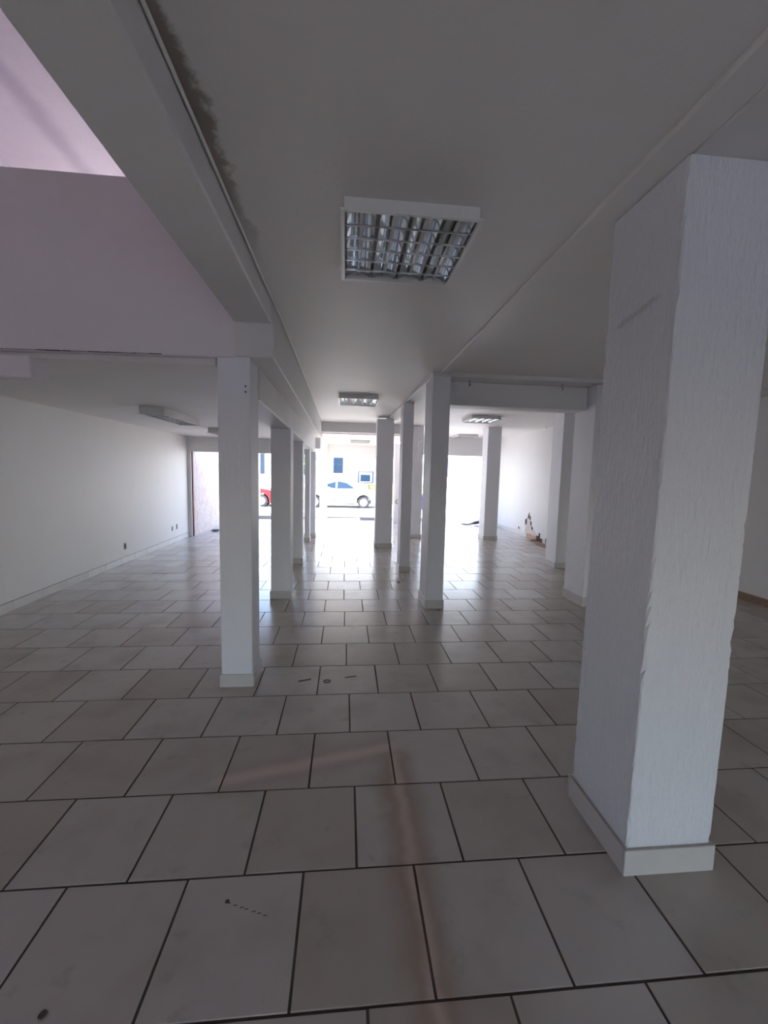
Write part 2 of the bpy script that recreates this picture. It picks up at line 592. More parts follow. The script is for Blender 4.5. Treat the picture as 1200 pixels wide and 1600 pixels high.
# cross beam at the end of the nave
beam_box(-0.62, 1.52, 9.66, 9.86, 2.42, CZ + 0.1, 'shaded cross beam at the far end of the nave')
# beam along the right row
beam([(1.0, YB, 2.622), (1.13, YB, 2.622), (1.13, 4.58, 2.622), (1.0, 4.58, 2.622),
      (1.0, YB, CZ + .02), (1.13, YB, CZ + .02), (1.13, 4.58, CZ + .02), (1.0, 4.58, CZ + .02)], 'shallow beam running to the nearest thick column', 'ceiling')
beam([(0.92, 4.58, 2.60), (1.13, 4.58, 2.60), (1.02, 9.66, 2.60), (0.80, 9.66, 2.60),
      (0.92, 4.58, CZ + .02), (1.13, 4.58, CZ + .02), (1.02, 9.66, CZ + .02), (0.80, 9.66, CZ + .02)], 'shallow beam over the row of middle columns', 'ceiling')
beam_box(1.13, 5.3, YB, 1.40, 2.62, CZ + .02, 'dropped ceiling strip right of the camera', 'ceiling')
beam_box(1.02, 5.3, 4.56, 5.26, 2.598, CZ + .02, 'shallow ceiling step over the right bay', 'ceiling')
beam_box(1.133, 2.83, 4.80, 5.05, 2.33, 2.60, 'cross beam spanning the right bay behind two columns', 'ceiling')

# street side lintels
beam_box(-3.66, -0.93, 9.652, 9.86, 1.90, 2.36, 'shaded lintel over the left street opening', 'wall')
beam_box(-0.60, 1.62, 13.78, 13.98, 1.985, 2.41, 'bright lintel over the central street opening', 'wall')
beam_box(1.44, 1.62, 12.75, 13.78, 1.985, 2.41, 'short side lintel behind the pale street pillar', 'wall')
beam_box(1.62, XR, 12.5, 12.7, 2.09, CZ + .01, 'white lintel over the right street opening', 'wall')
w = box('trim_1', -3.65, -3.425, 9.655, 9.76, 0, 1.92, 'wall')
struct(w, 'narrow white pier at the end of the left wall')
w = box('trim_2', -3.425, -3.40, 9.70, 9.76, 0, 1.90, 'redmetal')
struct(w, 'thin maroon metal door frame edge')
w = box('wall_outside_left', -3.6, -3.402, 9.755, 15.5, -0.06, 3.2, 'roughrender')
struct(w, 'rough pinkish rendered wall outside the left opening')
w = box('wall_front_right', 4.22, XR, 12.5, 12.7, 0, 2.09, 'wall')
struct(w, 'narrow white wall end right of the right street opening')


# ------------------------------------------------------------------ columns
def skirting(parent, x0, x1, y0, y1, h, t, sides='fblr', mat='skirting'):
    """tile pieces round the foot of a column; local coordinates"""
    g_ = 0.002
    if 'f' in sides:
        box('skirting_tile', x0 - t, x1 + t, y0 - t, y0 - 0.0005, 0, h, mat, parent, 0.0025)
    if 'b' in sides:
        box('skirting_tile', x0 - t, x1 + t, y1 + 0.0005, y1 + t, 0, h, mat, parent, 0.0025)
    if 'l' in sides:
        box('skirting_tile', x0 - t, x0 - 0.0005, y0 + g_, y1 - g_, 0, h, mat, parent, 0.0025)
    if 'r' in sides:
        box('skirting_tile', x1 + 0.0005, x1 + t, y0 + g_, y1 - g_, 0, h, mat, parent, 0.0025)


def shaft_mesh(w, dd, h, lean=(0, 0), chips=0.0012, step=0.03):
    """square shaft with slightly uneven, chipped arrises"""
    bm = bmesh.new()
    nz = max(2, int(h / step))
    rings = []
    c = 0.004
    for i in range(nz + 1):
        z = h * i / nz
        f = z / h
        ring = []
        for sx, sy in ((-1, -1), (1, -1), (1, 1), (-1, 1)):
            e1 = c + random.random() ** 4 * chips * 5
            e2 = c + random.random() ** 4 * chips * 5
            px, py = sx * w / 2 + lean[0] * f, sy * dd / 2 + lean[1] * f
            a_ = (px - sx * e1, py, z)
            b2 = (px, py - sy * e2, z)
            ring += ([b2, a_] if sx * sy > 0 else [a_, b2])
        # order counter-clockwise
        cx = sum(q[0] for q in ring) / 8
        cy = sum(q[1] for q in ring) / 8
        ring.sort(key=lambda q: math.atan2(q[1] - cy, q[0] - cx))
        rings.append([bm.verts.new(q) for q in ring])
    for i in range(nz):
        for k in range(8):
            bm.faces.new((rings[i][k], rings[i][(k + 1) % 8], rings[i + 1][(k + 1) % 8], rings[i + 1][k]))
    bm.faces.new(rings[0][::-1])
    bm.faces.new(rings[-1])
    return mesh_of(bm, 'shaft')


def column(x0, x1, y0, y1, h, label, sk=0.095, t=0.011, sides='fblr', lean=(0, 0), chips=0.0012, group=None, mat='column'):
    cx, cy = (x0 + x1) / 2, (y0 + y1) / 2
    o = empty('column', (cx, cy, 0.0008))
    tag(o, label, 'column', group, 'thing')
    sh = link('shaft', shaft_mesh(x1 - x0, y1 - y0, h - 0.0018, lean, chips), mat, o)
    if sk:
        skirting(o, x0 - cx, x1 - cx, y0 - cy, y1 - cy, sk, t, sides)
    return o, sh


GL, GM, GR = 'left row of columns', 'middle row of columns', 'right row of columns'
L1, s1 = column(-0.858, -0.642, 2.922, 3.165, 2.284, 'nearest white column of the left row, full length in view from parapet to floor', group=GL)
for z in (2.095, 2.058):
    m = link('bolt_hole', tube_mesh([(0, 0.006, 0), (0, -0.0015, 0)], 0.006, 8), 'black', s1)
    m.location = (-0.675 + 0.75, -(3.165 - 2.922) / 2, z)
column(-0.875, -0.645, 4.99, 5.24, zb(5.12), 'second white column of the left row, right behind the nearest one', group=GL)
column(-0.875, -0.70, 6.90, 7.12, zb(7.0), 'third white column of the left row, mostly hidden, dark-edged skirting', group=GL)
column(-0.875, -0.765, 9.03, 9.23, zb(9.13), 'fourth thin white column of the left row with bright side edge', group=GL)
column(-0.93, -0.69, 9.64, 9.86, zb(9.66) - 0.004, 'fifth white column of the left row, at the street line', group=GL)
column(-0.84, -0.61, 13.76, 13.98, 2.043, 'slim pale sunlit column standing in the central street opening', t=0.02)

big, sb_ = column(1.112, 1.466, 1.40, 1.795, 2.62, 'huge rough white column close to the camera on the right', sk=0.108, t=0.013, lean=(0.006, -0.012), chips=0.0025, mat='bigcolumn')
box('grime_line', -0.186, 0.186, -0.2105, -0.199, 0.1085, 0.1115, 'grime', big)
box('grime_line', -0.190, -0.178, -0.198, 0.198, 0.1085, 0.1115, 'grime', big)
column(0.932, 1.128, 4.585, 5.01, 2.597, 'nearest slender white column of the middle row, foot on open floor', sk=0.105, group=GM)
column(0.85, 1.01, 6.34, 6.66, 2.598, 'narrow white column second in the middle row', group=GM)
column(0.61, 0.95, 8.41, 8.72, 2.598, 'broad bluish white column at the end of the middle row by the car', group=GM)
column(1.47, 1.79, 9.69, 9.95, 2.62, 'pale column half hidden behind the narrow middle column', group=GM)
column(3.26, 3.58, 9.50, 9.88, CZ, 'free-standing white column in front of the right street opening', group=GR)
column(3.53, 3.90, 6.62, 6.98, CZ, 'shaded column of the right row with one pale side', group=GR)
column(2.835, 3.22, 4.63, 5.06, 2.597, 'white column partly covered by the huge near column', sk=0.115, group=GR)
pp, ps = column(1.45, 1.62, 12.46, 12.74, 2.398, 'pale pillar with a small dark ring between the street openings', sk=0)
rg = bmesh.new()
prev = [(0.045 * math.cos(a * math.pi / 8), 0, 0.055 * math.sin(a * math.pi / 8)) for a in range(3, 14)]
rg.free()
o = link('ring', tube_mesh(prev, 0.010, 6), 'black', pp)
o.location = (0.01, -0.155, 0.66)
post = box('porch_post', -3.0, -2.9, 14.45, 14.55, -0.06, 2.3, 'whiteframe', bevel=0.006)
tag(post, 'thin pale post seen outside in the gap behind the nearest left column', 'post', kind='thing')

# ------------------------------------------------------------------ baseboards
bl = box('baseboard_left', -3.499, -3.496, 1.2, 9.66, 0.001, 0.098, 'grout')
struct(bl, 'skirting of pale tiles along the left wall')
y = 1.2
mm = None
while y < 9.65:
    y2 = min(y + 0.43, 9.66)
    o = box('skirting_tile', 0.0005, 0.011, y - bl.location.y + 0.002, y2 - bl.location.y - 0.002, 0, 0.094, 'skirting', bl, 0.002)
    y = y2
br = box('baseboard_right', XR - 0.004, XR - 0.001, 6.9, 12.5, 0.001, 0.09, 'grout')
struct(br, 'skirting of pale tiles along the far right wall, partly broken off')
y = 7.0
while y < 12.45:
    y2 = min(y + 0.43, 12.5)
    if not (9.0 < y < 10.0):
        box('skirting_tile', -0.011, -0.0005, y - br.location.y + 0.002, y2 - br.location.y - 0.002, 0, 0.088, 'skirting', br, 0.002)
    y = y2
bn = box('baseboard_near_right', 5.21, 5.2195, 1.0, 6.9, 0.001, 0.09, 'screed')
struct(bn, 'dark brown skirting of the dim right wall')


# ------------------------------------------------------------------ broken plaster on the right wall
def blob_slab(name, pts, x, t, mat, parent):
    """irregular slab lying on the plane X = x, facing -X; pts are (y, z)"""
    bm = bmesh.new()
    f = [bm.verts.new((x - t, a_, b2)) for a_, b2 in pts]
    bk = [bm.verts.new((x, a_ + (a_ - 9.7) * 0.03, b2 * 1.02)) for a_, b2 in pts]
    bm.faces.new(f)
    bm.faces.new(bk[::-1])
    for i in range(len(pts)):
        j = (i + 1) % len(pts)
        bm.faces.new((f[i], f[j], bk[j], bk[i]))
    m = mesh_of(bm, name)
    o = link(name, m, mat, parent)
    o.location = -parent.location
    return o


blob_slab('bare_masonry', [(10.08, 0.0), (10.12, 0.16), (10.06, 0.34), (10.02, 0.45), (9.97, 0.47), (9.93, 0.60), (9.88, 0.52), (9.84, 0.42), (9.78, 0.33),
                           (9.72, 0.22), (9.58, 0.20), (9.44, 0.13), (9.36, 0.17), (9.33, 0.03), (9.34, 0.0)], XR, 0.004, 'plaster', wfr)
blob_slab('bare_brick', [(10.08, 0.0), (10.10, 0.10), (9.9, 0.115), (9.62, 0.10), (9.42, 0.09), (9.36, 0.0)], XR - 0.004, 0.004, 'brick', wfr)
for pts in ([(10.12, 0.30), (10.13, 0.42), (10.05, 0.46), (10.05, 0.33)], [(9.99, 0.47), (9.99, 0.52), (9.92, 0.64), (9.93, 0.52)],
            [(9.88, 0.46), (9.90, 0.52), (9.85, 0.54), (9.84, 0.46)], [(9.82, 0.34), (9.83, 0.42), (9.78, 0.40), (9.78, 0.32)],
            [(9.74, 0.24), (9.75, 0.30), (9.70, 0.28), (9.70, 0.22)], [(9.46, 0.0), (9.48, 0.12), (9.36, 0.13), (9.38, 0.0)],
            [(9.34, 0.10), (9.36, 0.20), (9.31, 0.20), (9.31, 0.09)]):
    blob_slab('broken_edge', pts, XR - 0.004, 0.007, 'dirty', wfr)
for pts in ([(9.0, 0.01), (9.0, 0.13), (8.98, 0.13), (8.98, 0.01)], [(8.92, 0.01), (8.92, 0.13), (8.90, 0.13), (8.90, 0.01)],
            [(9.0, 0.11), (9.0, 0.13), (8.5, 0.12), (8.5, 0.105)], [(10.5, 0.15), (10.5, 0.2), (10.45, 0.2), (10.45, 0.15)]):
    blob_slab('wall_crack', pts, XR - 0.0115, 0.004, 'dirty', wfr)
bm = bmesh.new()
f = [bm.verts.new(q) for q in ((XR - 0.012, 9.9, 0.0035), (XR - 0.012, 7.6, 0.0035), (XR - 0.34, 7.6, 0.0035), (XR - 0.30, 8.3, 0.0035), (XR - 0.25, 9.0, 0.0035), (XR - 0.10, 9.5, 0.0035))]
fa = bm.faces.new(f)
ex = bmesh.ops.extrude_face_region(bm, geom=[fa])
bmesh.ops.translate(bm, verts=[e for e in ex['geom'] if isinstance(e, bmesh.types.BMVert)], vec=(0, 0, -0.003))
o = link('bare_screed', mesh_of(bm, 'bare_screed'), 'screed', floor)
o.location = -floor.location

# ------------------------------------------------------------------ cable
pts = [(-0.492, -1.0, 2.632), (-0.492, 0.6, 2.632), (-0.490, 1.2, 2.632), (-0.488, 1.7, 2.631), (-0.487, 2.4, 2.630), (-0.482, 2.9, 2.628),
       (-0.474, 3.1, 2.620), (-0.472, 3.45, 2.612), (-0.478, 3.8, 2.620), (-0.490, 4.4, 2.630), (-0.502, 5.4, 2.631), (-0.524, 7.2, 2.631),
       (-0.545, 9.2, 2.630), (-0.549, 9.58, 2.625), (-0.550, 9.63, 2.60), (-0.550, 9.63, 2.45), (-0.550, 9.63, 2.30)]
cb = link('cable', tube_mesh(pts, 0.0068, 6), 'cable')
tag(cb, 'thin white cable running along the ceiling corner above the left beam', 'cable', kind='thing')


# ------------------------------------------------------------------ ceiling lights
def trough_mesh(w, ln, h):
    bm = bmesh.new()
    prof = []
    nseg = 10
    for i in range(nseg + 1):
        u = -1 + 2 * i / nseg
        prof.append((u * w / 2, h * (1 - abs(u) ** 2.2)))
    a_ = [bm.verts.new((x, -ln / 2, z)) for x, z in prof]
    b2 = [bm.verts.new((x, ln / 2, z)) for x, z in prof]
    a3 = [bm.verts.new((x, -ln / 2, z + 0.0015)) for x, z in prof]
    b3 = [bm.verts.new((x, ln / 2, z + 0.0015)) for x, z in prof]
    for i in range(nseg):
        bm.faces.new((a_[i], a_[i + 1], b2[i + 1], b2[i]))
        bm.faces.new((b3[i], b3[i + 1], a3[i + 1], a3[i]))
    return mesh_of(bm, 'reflector', smooth=True)


def ceiling_light(cx, cy, zc, w, ln, ntube, nfin, label, h=0.055, group=None, rz=0.0):
    """louvred fluorescent fitting; origin at the ceiling, hangs down by h"""
    t = empty('ceiling_light', (cx, cy, zc - 0.0005), rz)
    tag(t, label, 'light fitting', group, 'thing')
    fl = 0.014
    hw, hl = w / 2 - fl, ln / 2 - fl
    bm = bmesh.new()
    bx(bm, -hw, hw, -hl, hl, -0.004, 0)
    bx(bm, -hw, -hw + 0.003, -hl, hl, -h, -0.004)
    bx(bm, hw - 0.003, hw, -hl, hl, -h, -0.004)
    bx(bm, -hw + 0.003, hw - 0.003, -hl, -hl + 0.003, -h, -0.004)
    bx(bm, -hw + 0.003, hw - 0.003, hl - 0.003, hl, -h, -0.004)
    link('housing', mesh_of(bm, 'housing'), 'enamel', t)
    bm = bmesh.new()
    r = 0.015
    bx(bm, -w / 2, w / 2, -ln / 2, -ln / 2 + r, -h - 0.008, -h)
    bx(bm, -w / 2, w / 2, ln / 2 - r, ln / 2, -h - 0.008, -h)
    bx(bm, -w / 2, -w / 2 + r, -ln / 2 + r, ln / 2 - r, -h - 0.008, -h)
    bx(bm, w / 2 - r, w / 2, -ln / 2 + r, ln / 2 - r, -h - 0.008, -h)
    link('rim', mesh_of(bm, 'rim'), 'enamel', t)
    pitch = (2 * hw - 0.01) / ntube
    tm = trough_mesh(pitch - 0.016, 2 * hl - 0.012, 0.024)
    tm.materials.append(MAT['mirror' if ntube > 2 else 'plate'])  # narrow fittings: shade of their undersides put into the grey reflector colour
    tb = tube_mesh([(0, -hl + 0.02, 0), (0, hl - 0.02, 0)], 0.009, 10)
    tb.materials.append(MAT['tube'])
    for k in range(ntube):
        x = -hw + 0.005 + pitch * (k + 0.5)
        o = link('reflector', tm, None, t)
        o.location = (x, 0, -h + 0.004)
        o = link('tube', tb, None, t)
        o.location = (x, 0, -h + 0.017)
    bm = bmesh.new()
    bx(bm, -hw + 0.004, hw - 0.004, -0.0014, 0.0014, -0.008, 0)
    fm_ = mesh_of(bm, 'louver_blade')
    fm_.materials.append(MAT['louver'])
    for k in range(nfin):
        o = link('louver_blade', fm_, None, t)
        o.location = (0, -hl + 2 * hl * (k + 1) / (nfin + 1), -h + 0.002)
    return t


GC = 'louvred lights on the nave ceiling'
ceiling_light(0.255, 2.08, CZ, 0.585, 0.62, 4, 5, 'large square louvred light fitting on the ceiling nearest the camera', group=GC, h=0.05)
ceiling_light(0.17, 6.42, CZ, 0.585, 0.66, 4, 5, 'glinting louvred light fitting further down the nave ceiling', group=GC)
ceiling_light(0.38, 11.85, 2.40, 0.56, 0.66, 4, 5, 'small far louvred light fitting just inside the central street opening', group=GC, h=0.05)
GD = 'lights of the side bays'
ceiling_light(2.60, 8.05, CZ, 0.585, 0.70, 4, 5, 'grey louvred light fitting above the free-standing right column', group=GD)
ceiling_light(3.35, 11.75, CZ, 0.585, 0.70, 4, 5, 'pale louvred light fitting near the right street opening', group=GD)
ceiling_light(-2.22, 5.66, 2.228, 0.30, 1.20, 2, 7, 'long narrow light fitting on the low left ceiling, fully in view', group=GD, h=0.08)
ceiling_light(-2.22, 8.05, 2.228, 0.30, 1.20, 2, 7, 'long narrow light fitting cut off by the nearest left column', group=GD, h=0.08)

# ------------------------------------------------------------------ hooks, outlets, floor marks
for x, y, z, lab in ((1.365, 4.70, 2.598, 'small ceiling hook beside the nearest middle column'), (2.46, 4.70, 2.598, 'small ceiling hook near the half covered right column'),
                     (4.40, 9.0, CZ, 'small hook hanging by the far right wall')):
    hk = link('ceiling_hook', tube_mesh([(0, 0, 0), (0, 0, -0.05), (0.006, 0, -0.062), (0.014, 0, -0.06), (0.016, 0, -0.05)], 0.0035, 6), 'steel')
    hk.location = (x, y, z)
    tag(hk, lab, 'hook', 'ceiling hooks', 'thing')


def outlet(y, z, h, w, label):
    t = empty('wall_outlet', (-3.5, y, z))
    tag(t, label, 'outlet', 'outlets on the left wall', 'thing')
    box('plate', 0.0005, 0.006, -w / 2, w / 2, -h / 2, h / 2, 'plate', t, 0.0015)
    box('socket_opening', 0.006, 0.009, -w / 4, w / 4, -h / 3, h / 3, 'black', t)


outlet(6.93, 0.27, 0.105, 0.062, 'dark open outlet low on the left wall, nearest to camera')
outlet(8.76, 0.30, 0.095, 0.05, 'dark outlet on the left wall, lower of the far pair')
outlet(8.99, 0.31, 0.11, 0.05, 'dark outlet on the left wall, nearest to the street opening')


def strip(x0, y0, x1, y1, w, label, z=0.0012):
    d_ = Vector((x1 - x0, y1 - y0, 0))
    ln = d_.length
    bm = bmesh.new()
    bx(bm, -ln / 2, ln / 2, -w / 2, w / 2, 0, 0.0015)
    for v in bm.verts:
        v.co.y += 0.3 * w * math.sin(v.co.x / ln * 3)
    o = link('tape_strip', mesh_of(bm, 'tape_strip'), 'black')
    o.location = ((x0 + x1) / 2, (y0 + y1) / 2, z)
    o.rotation_euler.z = math.atan2(d_.y, d_.x)
    tag(o, label, 'tape', 'tape scraps on the floor', 'thing')


strip(-0.325, 2.98, -0.235, 3.0, 0.016, 'black tape scrap on the grey tile right of the nearest left column')
strip(0.015, 3.022, 0.1, 3.032, 0.012, 'thin black tape scrap in front of the street reflection')
ringp = [(0.024 * math.cos(a * math.pi / 8), 0.02 * math.sin(a * math.pi / 8), 0) for a in range(0, 17)]
o = link('rubber_ring', tube_mesh(ringp, 0.0028, 5), 'black')
o.location = (-0.116, 2.965, 0.0035)
tag(o, 'small dark ring lying on the tile between two tape scraps', 'ring', kind='thing')


def pebble(name, x, y, r, label, cat, mat='dirty', group=None, sq=0.5):
    bm = bmesh.new()
    bmesh.ops.create_icosphere(bm, subdivisions=2, radius=r)
    for v in bm.verts:
        v.co *= 1 + random.uniform(-0.25, 0.25)
        v.co.z *= sq
    zmin = min(v.co.z for v in bm.verts)
    for v in bm.verts:
        v.co.z -= zmin
    o = link(name, mesh_of(bm, name, smooth=False), mat)
    o.location = (x, y, 0.001)
    tag(o, label, cat, group, 'thing')
    return o


GP = 'crumbs of dirt on the floor'
pebble('dirt_crumb', -0.827, 1.113, 0.010, 'dark dirt crumb at the lower left corner of the floor', 'crumb', group=GP)
pebble('dirt_crumb', -0.40, 1.395, 0.007, 'dark crumb at the start of a scratch on the front tiles', 'crumb', group=GP)
pebble('dirt_crumb', 0.755, 5.7, 0.018, 'dark crumb on the tiles left of the nearest middle column', 'crumb', group=GP)
pebble('rubble_piece', -3.18, 10.5, 0.09, 'grey rubble lying by the rough wall outside the left opening', 'rubble', 'tarp', sq=0.25)
pebble('rubble_piece', 4.46, 9.45, 0.07, 'brown rubble at the foot of the broken plaster', 'rubble', 'brick', sq=0.4)

# scratch made of thin dashes on a front tile
bm = bmesh.new()
for i in range(7):
    f = i / 7 + random.uniform(-0.02, 0.02)
    x, y = -0.40 + 0.16 * f, 1.392 - 0.06 * f
    bx(bm, x, x + 0.014, y - 0.0012, y + 0.0012, 0.0008, 0.0016)
o = link('scratch_mark', mesh_of(bm, 'scratch_mark'), 'dirty', floor)
o.location = -floor.location

# grey tarpaulin folded at the right street opening
bm = bmesh.new()
nx, ny = 22, 6
grid = []
for i in range(nx + 1):
    row = []
    for j in range(ny + 1):
        u, v = i / nx, j / ny
        x = 3.55 + 0.66 * u
        y = 12.25 + 0.26 * v + 0.05 * (1 - u)
        z = 0.015 + 0.20 * (u ** 2.2) * math.sin(math.pi * min(1, v * 0.85 + 0.1)) * (1 + 0.2 * math.sin(9 * u + 5 * v)) + 0.008 * math.sin(14 * u) * v
        row.append(bm.verts.new((x, y, max(0.004, z))))
    grid.append(row)
for i in range(nx):
    for j in range(ny):
        bm.faces.new((grid[i][j], grid[i + 1][j], grid[i + 1][j + 1], grid[i][j + 1]))
m = mesh_of(bm, 'tarpaulin', smooth=True)
o = link('tarpaulin', m, 'tarp')
md = o.modifiers.new('thickness', 'SOLIDIFY')
md.thickness = 0.003
tag(o, 'crumpled grey tarpaulin on the floor by the right street opening', 'tarpaulin', kind='thing')


# ------------------------------------------------------------------ street: cars
def disc(bm, r, y0, y1, seg=24, hole=None):
    a_ = [bm.verts.new((r * math.cos(2 * math.pi * k / seg), y0, r * math.sin(2 * math.pi * k / seg))) for k in range(seg)]
    b2 = [bm.verts.new((r * math.cos(2 * math.pi * k / seg), y1, r * math.sin(2 * math.pi * k / seg))) for k in range(seg)]
    for k in range(seg):
        bm.faces.new((a_[k], a_[(k + 1) % seg], b2[(k + 1) % seg], b2[k]))
    bm.faces.new(a_[::-1])
    bm.faces.new(b2)


def prism_xz(name, prof, y0, y1, mat, parent, bevel=0.0, inset=0.0, zsplit=0.0):
    """side profile (x, z) extruded across the width; points above zsplit lean inwards by inset"""
    bm = bmesh.new()
    a_, b2 = [], []
    for x, z in prof:
        k = inset if z > zsplit else 0.0
        a_.append(bm.verts.new((x, y0 + k, z)))
        b2.append(bm.verts.new((x, y1 - k, z)))
    bm.faces.new(a_)
    bm.faces.new(b2[::-1])
    for i in range(len(prof)):
        j = (i + 1) % len(prof)
        bm.faces.new((a_[j], a_[i], b2[i], b2[j]))
    return link(name, mesh_of(bm, name, bevel, 2, smooth=False), mat, parent)


def arch(cx, r, z0, n_=9):
    """wheel arch points from right to left under the body"""
    a0 = math.asin(max(-1, min(1, (z0 - 0.26) / r)))
    return [(cx + r * math.cos(t), 0.26 + r * math.sin(t)) for t in [a0 + (math.pi - 2 * a0) * k / n_ for k in range(n_ + 1)]]


def make_car(loc, label, paint_mat, flip=False, group='cars parked in the street'):
    """hatchback facing +X; origin on the road under its middle; wheels 2.1 apart"""
    t = empty('car', loc, math.pi if flip else 0)
    tag(t, label, 'car', group, 'thing')
    wf, wr, R_ = 1.05, -1.05, 0.26
    W = 0.72
    sill = 0.17
    prof = [(1.72, 0.22), (1.75, 0.42), (1.68, 0.60), (1.40, 0.72), (0.92, 0.80)]
    prof += [(-1.55, 0.84), (-1.72, 0.70), (-1.75, 0.40), (-1.70, 0.22)]
    low = [(wr - 0.36, sill)] + arch(wr, 0.33, sill)[::-1] + arch(wf, 0.33, sill)[::-1] + [(wf + 0.38, sill)]
    prism_xz('body', prof + low, -W, W, paint_mat, t, 0.0)
    cab = [(0.95, 0.795), (0.32, 1.15), (-0.05, 1.23), (-0.95, 1.22), (-1.42, 1.06), (-1.60, 0.83)]
    prism_xz('cabin', cab, -W + 0.03, W - 0.03, paint_mat, t, 0.0, 0.09, 0.95)
    win = [(0.74, 0.84), (0.28, 1.10), (-0.08, 1.16), (-0.10, 0.84)]
    win2 = [(-0.16, 0.84), (-0.14, 1.16), (-0.90, 1.15), (-1.20, 1.04), (-1.34, 0.86)]
    for wv in (win, win2):
        for s in (-1, 1):
            bm = bmesh.new()
            def yy(z):
                return s * (W - 0.03 - 0.09 * (z - 0.795) / 0.36 * 1.0 + 0.004)
            a_ = [bm.verts.new((x, yy(z), z)) for x, z in wv]
            b2 = [bm.verts.new((x, yy(z) - s * 0.02, z)) for x, z in wv]
            bm.faces.new(a_ if s < 0 else a_[::-1])
            bm.faces.new(b2[::-1] if s < 0 else b2)
            for i in range(len(wv)):
                j = (i + 1) % len(wv)
                bm.faces.new((a_[i], a_[j], b2[j], b2[i]))
            link('side_window', mesh_of(bm, 'side_window'), 'blueglass', t)
    ws = hexobj('windscreen', [(0.90, -0.58, 0.835), (0.915, -0.58, 0.83), (0.915, 0.58, 0.83), (0.90, 0.58, 0.835),
                               (0.33, -0.5, 1.148), (0.345, -0.5, 1.15), (0.345, 0.5, 1.15), (0.33, 0.5, 1.148)], 'blueglass', t)
    for s in (-1, 1):
        box('sill_trim', wr + 0.36, wf - 0.36, s * W - 0.012, s * W + 0.012, 0.17, 0.21, 'trim', t)
        box('rub_strip', wr + 0.38, wf - 0.38, s * W - 0.01, s * W + 0.01, 0.33, 0.36, 'trim', t)
        box('side_mirror', 0.60, 0.72, s * W - (0.0 if s > 0 else 0.12), s * W + (0.12 if s > 0 else 0.0), 0.86, 0.95, paint_mat, t, 0.015)
        box('headlight', 1.50, 1.70, s * 0.55 - 0.12, s * 0.55 + 0.12, 0.50, 0.60, 'trim', t, 0.02)
        box('door_handle', -0.02, 0.10, s * W - 0.012, s * W + 0.014, 0.70, 0.73, 'trim', t)
    for wx in (wf, wr):
        for s in (-1, 1):
            bm = bmesh.new()
            disc(bm, R_, -0.09, 0.09, 28)
            tw = link('wheel', mesh_of(bm, 'wheel'), 'rubber', t)
            tw.location = (wx, s * (W - 0.10), R_)
            bm = bmesh.new()
            disc(bm, 0.165, -0.006, 0.006, 24)
            for k in range(5):
                a0 = 2 * math.pi * k / 5
                c0, s0 = math.cos(a0), math.sin(a0)
                hexa(bm, [(c0 * 0.03 - s0 * 0.02, -0.014, s0 * 0.03 + c0 * 0.02), (c0 * 0.16 - s0 * 0.02, -0.014, s0 * 0.16 + c0 * 0.02),
                          (c0 * 0.16 - s0 * 0.02, 0.014, s0 * 0.16 + c0 * 0.02), (c0 * 0.03 - s0 * 0.02, 0.014, s0 * 0.03 + c0 * 0.02),
                          (c0 * 0.03 + s0 * 0.02, -0.014, s0 * 0.03 - c0 * 0.02), (c0 * 0.16 + s0 * 0.02, -0.014, s0 * 0.16 - c0 * 0.02),
                          (c0 * 0.16 + s0 * 0.02, 0.014, s0 * 0.16 - c0 * 0.02), (c0 * 0.03 + s0 * 0.02, 0.014, s0 * 0.03 - c0 * 0.02)])
            rm = link('rim', mesh_of(bm, 'rim'), 'alloy', tw)
            rm.location = (0, s * 0.092, 0)
    return t


RZ = -0.05
make_car((-0.27, 18.7, RZ), 'white hatchback parked in the street, seen through the central opening', 'carwhite')
make_car((-4.6, 18.7, RZ), 'red car glimpsed through the gap behind the nearest left column', 'carred')
t = empty('bin_stand_in', (3.33, 17.6, RZ))  # bin shape stands in for a blue thing that is not identified
tag(t, 'bin-shaped stand-in for an unidentified dark blue object glimpsed between the pale column and the nearest middle column', 'bin', kind='thing')
hexobj('body', [(-0.2, -0.2, 0.05), (0.2, -0.2, 0.05), (0.2, 0.2, 0.05), (-0.2, 0.2, 0.05), (-0.27, -0.27, 0.62), (0.27, -0.27, 0.62), (0.27, 0.27, 0.62), (-0.27, 0.27, 0.62)], 'carblue', t, 0.02)
hexobj('lid', [(-0.29, -0.3, 0.625), (0.29, -0.3, 0.625), (0.29, 0.28, 0.625), (-0.29, 0.28, 0.625), (-0.25, -0.2, 0.70), (0.25, -0.2, 0.70), (0.25, 0.24, 0.72), (-0.25, 0.24, 0.72)], 'carblue', t, 0.015)
for s in (-1, 1):
    bm = bmesh.new()
    for k in range(1):
        a_ = [bm.verts.new((s * 0.22, 0.18 + 0.07 * math.cos(q * math.pi / 8), 0.07 + 0.07 * math.sin(q * math.pi / 8))) for q in range(16)]
        b2 = [bm.verts.new((s * 0.26, 0.18 + 0.07 * math.cos(q * math.pi / 8), 0.07 + 0.07 * math.sin(q * math.pi / 8))) for q in range(16)]
    bm.faces.new(a_)
    bm.faces.new(b2[::-1])
    for q in range(16):
        bm.faces.new((a_[q], a_[(q + 1) % 16], b2[(q + 1) % 16], b2[q]))
    link('wheel', mesh_of(bm, 'wheel'), 'rubber', t)

